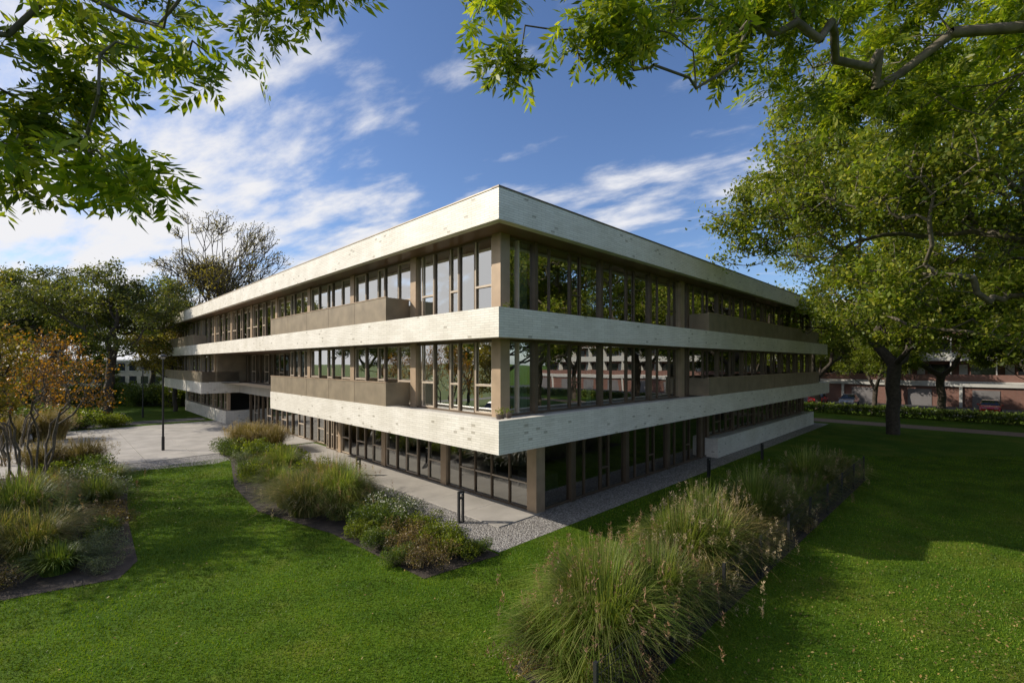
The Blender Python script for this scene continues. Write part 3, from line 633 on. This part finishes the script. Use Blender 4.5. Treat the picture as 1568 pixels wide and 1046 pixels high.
# ---------------- hedge / apartments / cars ----------------
hn=30000; C=np.stack([52+rng.random(hn)*1.2,-60+rng.random(hn)*105,rng.random(hn)**.7*1.1],1)
wx=np.array([L(a_,b_) for a_,b_ in C[:,:2]]); C=np.column_stack([wx,C[:,2]]); v,f=leaf_quads(C,.28)
link('hedge',np_mesh('hedge',v,f,[SH]))
M['redbrick']=brickmat('red_brick',(0.19,0.075,0.052),(0.14,0.058,0.042),(0.20,0.18,0.16),.22,.07,.008,.3,.85)
M['paint']=simple('white_paint',(0.46,0.45,0.42),.6,.08,1)
M['garage']=simple('garage_door',(0.16,0.15,0.15),.6,.1,1)
M['render']=simple('beige_render',(0.30,0.27,0.23),.8,.1,1)
ap=empty('apartment_block',(CX,CY,0),ANG)
a=MB([]); gX=76
Y0,Y1=-62,30
a.box(gX-3.2,Y0,0,gX+12,Y1,2.6,'redbrick'); a.box(gX-3.5,Y0-.2,2.6,gX+12.2,Y1+.2,2.98,'paint')
y=Y0+1
while y<Y1-5:
    a.box(gX-3.26,y,0,gX-3.21,y+2.4,2.2,'garage'); a.box(gX-3.42,y+3.3,0,gX-3.21,y+3.6,2.6,'paint'); y+=6.2
for fl in range(4):
    z=3.0+fl*2.9
    a.box(gX-1.4,Y0,z,gX-.0,Y1,z+.22,'paint'); a.box(gX-1.4,Y0,z+.22,gX-1.3,Y1,z+1.1,'redbrick' if fl in (0,2) else 'paint')
    a.box(gX+.2,Y0,z,gX+12,Y1,z+2.9,'redbrick')
    y=Y0+.6
    while y<Y1-3:
        a.box(gX+.1,y,z+.9,gX+.19,y+2.2,z+2.4,'carglass'); a.box(gX+.05,y-.1,z+.8,gX+.19,y+2.3,z+.89,'paint'); a.box(gX+.05,y+2.5,z+.22,gX+.19,y+3.3,z+2.4,'paint'); y+=4.2
        a.box(gX-1.35,y-.2,z+.23,gX+.1,y-.08,z+2.9,'paint')
a.box(gX-1.5,Y0-.1,14.6,gX+12.1,Y1+.1,15.1,'paint')
a.obj('walls',ap)
def lowbld(name,x,y,rot,w_,d_,h,k,fl):
    e=empty(name,(x,y,0),rot); m=MB([]); m.box(0,0,0,w_,d_,h,k); m.box(-.2,-.2,h,w_+.2,d_+.2,h+.35,'paint')
    hh=h/fl
    for f_ in range(fl):
        xx=1
        while xx<w_-2: m.box(xx,-.05,f_*hh+.8,xx+1.8,-.002,f_*hh+hh-.4,'carglass'); m.box(xx-.08,-.09,f_*hh+.7,xx+1.88,-.002,f_*hh+.79,'paint'); xx+=2.9
    m.obj('walls',e)
lowbld('low_building',-115,110,-.1,40,10,6.0,'render',2); lowbld('school_building',-66,92,.05,18,10,4.6,'paint',1); lowbld('apartment_building',-130,80,.4,24,12,13,'render',4)
def car(X,Y,col,nm='parked_car',s=1.0,ang=None):
    key='car_'+nm+str(len(M)); m,nt,out=newmat(key); bs=N(nt,'ShaderNodeBsdfPrincipled'); bs.inputs['Roughness'].default_value=.25; bs.inputs['Metallic'].default_value=.2
    bs.inputs['Coat Weight'].default_value=.7
    no=N(nt,'ShaderNodeTexNoise'); r=ramp(nt,[(0,[c*.9 for c in col]),(1,[c*1.1 for c in col])],no.outputs['Fac']); nt.links.new(r.outputs[0],bs.inputs['Base Color']); nt.links.new(bs.outputs[0],out.inputs[0]); M[key]=m
    st=[(-2.1,.35,.62,.62,.70,.70),(-2.0,.25,.85,.86,.80,.74),(-1.75,.22,.92,.98,.86,.72),(-1.2,.22,.94,1.40,.88,.64),(-.5,.22,.94,1.48,.89,.63),(.2,.22,.93,1.44,.89,.63),(.75,.22,.92,1.15,.88,.68),(1.1,.22,.90,.93,.87,.74),(1.8,.22,.78,.80,.84,.72),(2.08,.28,.62,.64,.76,.66),(2.14,.36,.5,.5,.68,.6)]
    mb=MB([]); rings=[]
    for (x,zl,zb,zr,wl,wr) in st:
        rings.append([(x,-wl*.92,zl),(x,-wl,(zl+zb)/2),(x,-wl*.97,zb),(x,-wr,zr),(x,wr,zr),(x,wl*.97,zb),(x,wl,(zl+zb)/2),(x,wl*.92,zl)])
    for rr in rings: mb.v+=rr
    for i in range(len(st)-1):
        for j in range(8):
            k2=(j+1)%8; g_=(j in (2,4) and 2<=i<=6) or (j==3 and i in (2,5,6))
            mb.f.append((i*8+j,(i+1)*8+j,(i+1)*8+k2,i*8+k2)); mb.m.append(mb.idx('carglass' if g_ else key))
    mb.f.append(tuple(range(8))); mb.m.append(mb.idx(key)); e0=(len(st)-1)*8; mb.f.append(tuple(range(e0,e0+8))[::-1]); mb.m.append(mb.idx(key))
    for wx_ in (-1.3,1.3):
        for sy in (-1,1):
            mb.cyl((wx_,sy*.66,.32),(wx_,sy*.90,.32),.32,.32,18,'rubber'); mb.cyl((wx_,sy*.90,.32),(wx_,sy*.912,.32),.19,.17,12,'garage')
    for sy in (-1,1):
        mb.box(2.03,sy*.45-.15,.6,2.10,sy*.45+.15,.7,'paint'); mb.box(-2.07,sy*.6-.1,.68,-2.0,sy*.6+.1,.85,'tail'); mb.box(.72,sy*.88,.92,.88,sy*1.03,1.03,key)
    mb.box(2.10,-.3,.38,2.15,.3,.5,'rubber')
    p=L(X,Y); mb.obj(nm,None,(p[0],p[1],0),(ANG if ang is None else ang)+math.pi)
for Y,c,nm in ((10.5,(.03,.04,.09),'parked_car'),(6.0,(.5,.02,.02),'parked_car'),(2.5,(.3,.3,.32),'parked_car'),(-10.5,(.5,.02,.02),'parked_car'),(-14.5,(.05,.055,.06),'parked_car'),(-19,(.06,.07,.10),'parked_car'),(-23,(.5,.5,.5),'parked_car'),(16,(.1,.1,.1),'parked_car')):
    car(65.5,Y,c,nm)
car(-22,26.5,(.5,.5,.5),ang=.4)

# ---------------- world ------------------
SE=math.radians(31); sx,sy=-.998,.05
w_=bpy.data.worlds.new('World'); sc.world=w_; w_.use_nodes=True; nt=w_.node_tree; nt.nodes.clear()
out=nt.nodes.new('ShaderNodeOutputWorld'); bg=nt.nodes.new('ShaderNodeBackground'); bg.inputs[1].default_value=.145
sky=nt.nodes.new('ShaderNodeTexSky'); sky.sky_type='NISHITA'; sky.sun_disc=False; sky.sun_elevation=SE; sky.sun_rotation=math.atan2(sx,sy)%(2*math.pi); sky.ozone_density=2.0; sky.air_density=1.0; sky.dust_density=.7
tc=nt.nodes.new('ShaderNodeTexCoord'); sp=nt.nodes.new('ShaderNodeSeparateXYZ'); nt.links.new(tc.outputs['Generated'],sp.inputs[0])
za=N(nt,'ShaderNodeMath',operation='MAXIMUM'); za.inputs[1].default_value=0.0; nt.links.new(sp.outputs[2],za.inputs[0])
zb=N(nt,'ShaderNodeMath',operation='ADD'); zb.inputs[1].default_value=.22; nt.links.new(za.outputs[0],zb.inputs[0])
dx=N(nt,'ShaderNodeMath',operation='DIVIDE'); nt.links.new(sp.outputs[0],dx.inputs[0]); nt.links.new(zb.outputs[0],dx.inputs[1])
dy=N(nt,'ShaderNodeMath',operation='DIVIDE'); nt.links.new(sp.outputs[1],dy.inputs[0]); nt.links.new(zb.outputs[0],dy.inputs[1])
cb=N(nt,'ShaderNodeCombineXYZ'); nt.links.new(dx.outputs[0],cb.inputs[0]); nt.links.new(dy.outputs[0],cb.inputs[1])
mp=N(nt,'ShaderNodeMapping'); mp.inputs['Rotation'].default_value=(0,0,math.radians(28)); nt.links.new(cb.outputs[0],mp.inputs[0])
mp2=N(nt,'ShaderNodeMapping'); mp2.inputs['Scale'].default_value=(.85,1.8,1); mp2.inputs['Location'].default_value=(3.1,1.7,0); nt.links.new(mp.outputs[0],mp2.inputs[0])
n1=N(nt,'ShaderNodeTexNoise'); n1.inputs['Scale'].default_value=2.8; n1.inputs['Detail'].default_value=12; n1.inputs['Roughness'].default_value=.58; n1.inputs['Distortion'].default_value=.12
nt.links.new(mp2.outputs[0],n1.inputs['Vector'])
n2=N(nt,'ShaderNodeTexNoise'); n2.inputs['Scale'].default_value=.95; n2.inputs['Detail'].default_value=3; nt.links.new(mp2.outputs[0],n2.inputs['Vector'])
bias=N(nt,'ShaderNodeMath',operation='MULTIPLY'); bias.inputs[1].default_value=-.13; nt.links.new(sp.outputs[0],bias.inputs[0])
m1=N(nt,'ShaderNodeMath',operation='MULTIPLY_ADD'); m1.inputs[1].default_value=.9; nt.links.new(n2.outputs['Fac'],m1.inputs[0]); nt.links.new(n1.outputs['Fac'],m1.inputs[2])
m2=N(nt,'ShaderNodeMath',operation='ADD'); nt.links.new(m1.outputs[0],m2.inputs[0]); nt.links.new(bias.outputs[0],m2.inputs[1])
hz=N(nt,'ShaderNodeMath',operation='SUBTRACT'); hz.inputs[0].default_value=.30; nt.links.new(za.outputs[0],hz.inputs[1])
hz2=N(nt,'ShaderNodeMath',operation='MAXIMUM'); hz2.inputs[1].default_value=0; nt.links.new(hz.outputs[0],hz2.inputs[0])
nx=N(nt,'ShaderNodeMath',operation='MULTIPLY'); nt.links.new(hz2.outputs[0],nx.inputs[0]); nt.links.new(bias.outputs[0],nx.inputs[1])
nx2=N(nt,'ShaderNodeMath',operation='MULTIPLY_ADD'); nx2.inputs[1].default_value=6.0; nt.links.new(nx.outputs[0],nx2.inputs[0]); nt.links.new(m2.outputs[0],nx2.inputs[2])
m4=N(nt,'ShaderNodeMath',operation='SUBTRACT'); m4.inputs[1].default_value=.30; nt.links.new(nx2.outputs[0],m4.inputs[0])
cr=ramp(nt,[(0.58,(0,0,0)),(0.88,(1,1,1))],m4.outputs[0]); cr.color_ramp.interpolation='EASE'
tint=N(nt,'ShaderNodeMix',data_type='RGBA',blend_type='MULTIPLY'); tint.inputs[0].default_value=1; tint.inputs[7].default_value=(.76,.86,1.06,1); nt.links.new(sky.outputs[0],tint.inputs[6])
mx=N(nt,'ShaderNodeMix',data_type='RGBA'); nt.links.new(cr.outputs[0],mx.inputs[0]); nt.links.new(tint.outputs[2],mx.inputs[6]); mx.inputs[7].default_value=(6.1,6.1,6.3,1)
nt.links.new(mx.outputs[2],bg.inputs[0]); nt.links.new(bg.outputs[0],out.inputs[0])
sd=bpy.data.lights.new('sun','SUN'); sd.energy=5.0; sd.angle=math.radians(.5); sd.color=(1,.92,.79)
so=bpy.data.objects.new('sun',sd); sc.collection.objects.link(so)
nrm=math.hypot(sx,sy); dirv=Vector((-sx/nrm*math.cos(SE),-sy/nrm*math.cos(SE),-math.sin(SE))); so.rotation_euler=dirv.to_track_quat('-Z','Y').to_euler(); so.location=(-20,0,30)
cd=bpy.data.cameras.new('camera'); cd.sensor_width=36; cd.lens=36*714/1568; cd.shift_y=33/1568; cd.clip_end=4000; cd.clip_start=.05
co=bpy.data.objects.new('camera',cd); sc.collection.objects.link(co); co.location=(0,0,EYE); co.rotation_euler=(math.radians(90),0,0); sc.camera=co
sc.view_settings.view_transform='Standard'; sc.view_settings.look='None'; sc.view_settings.exposure=0
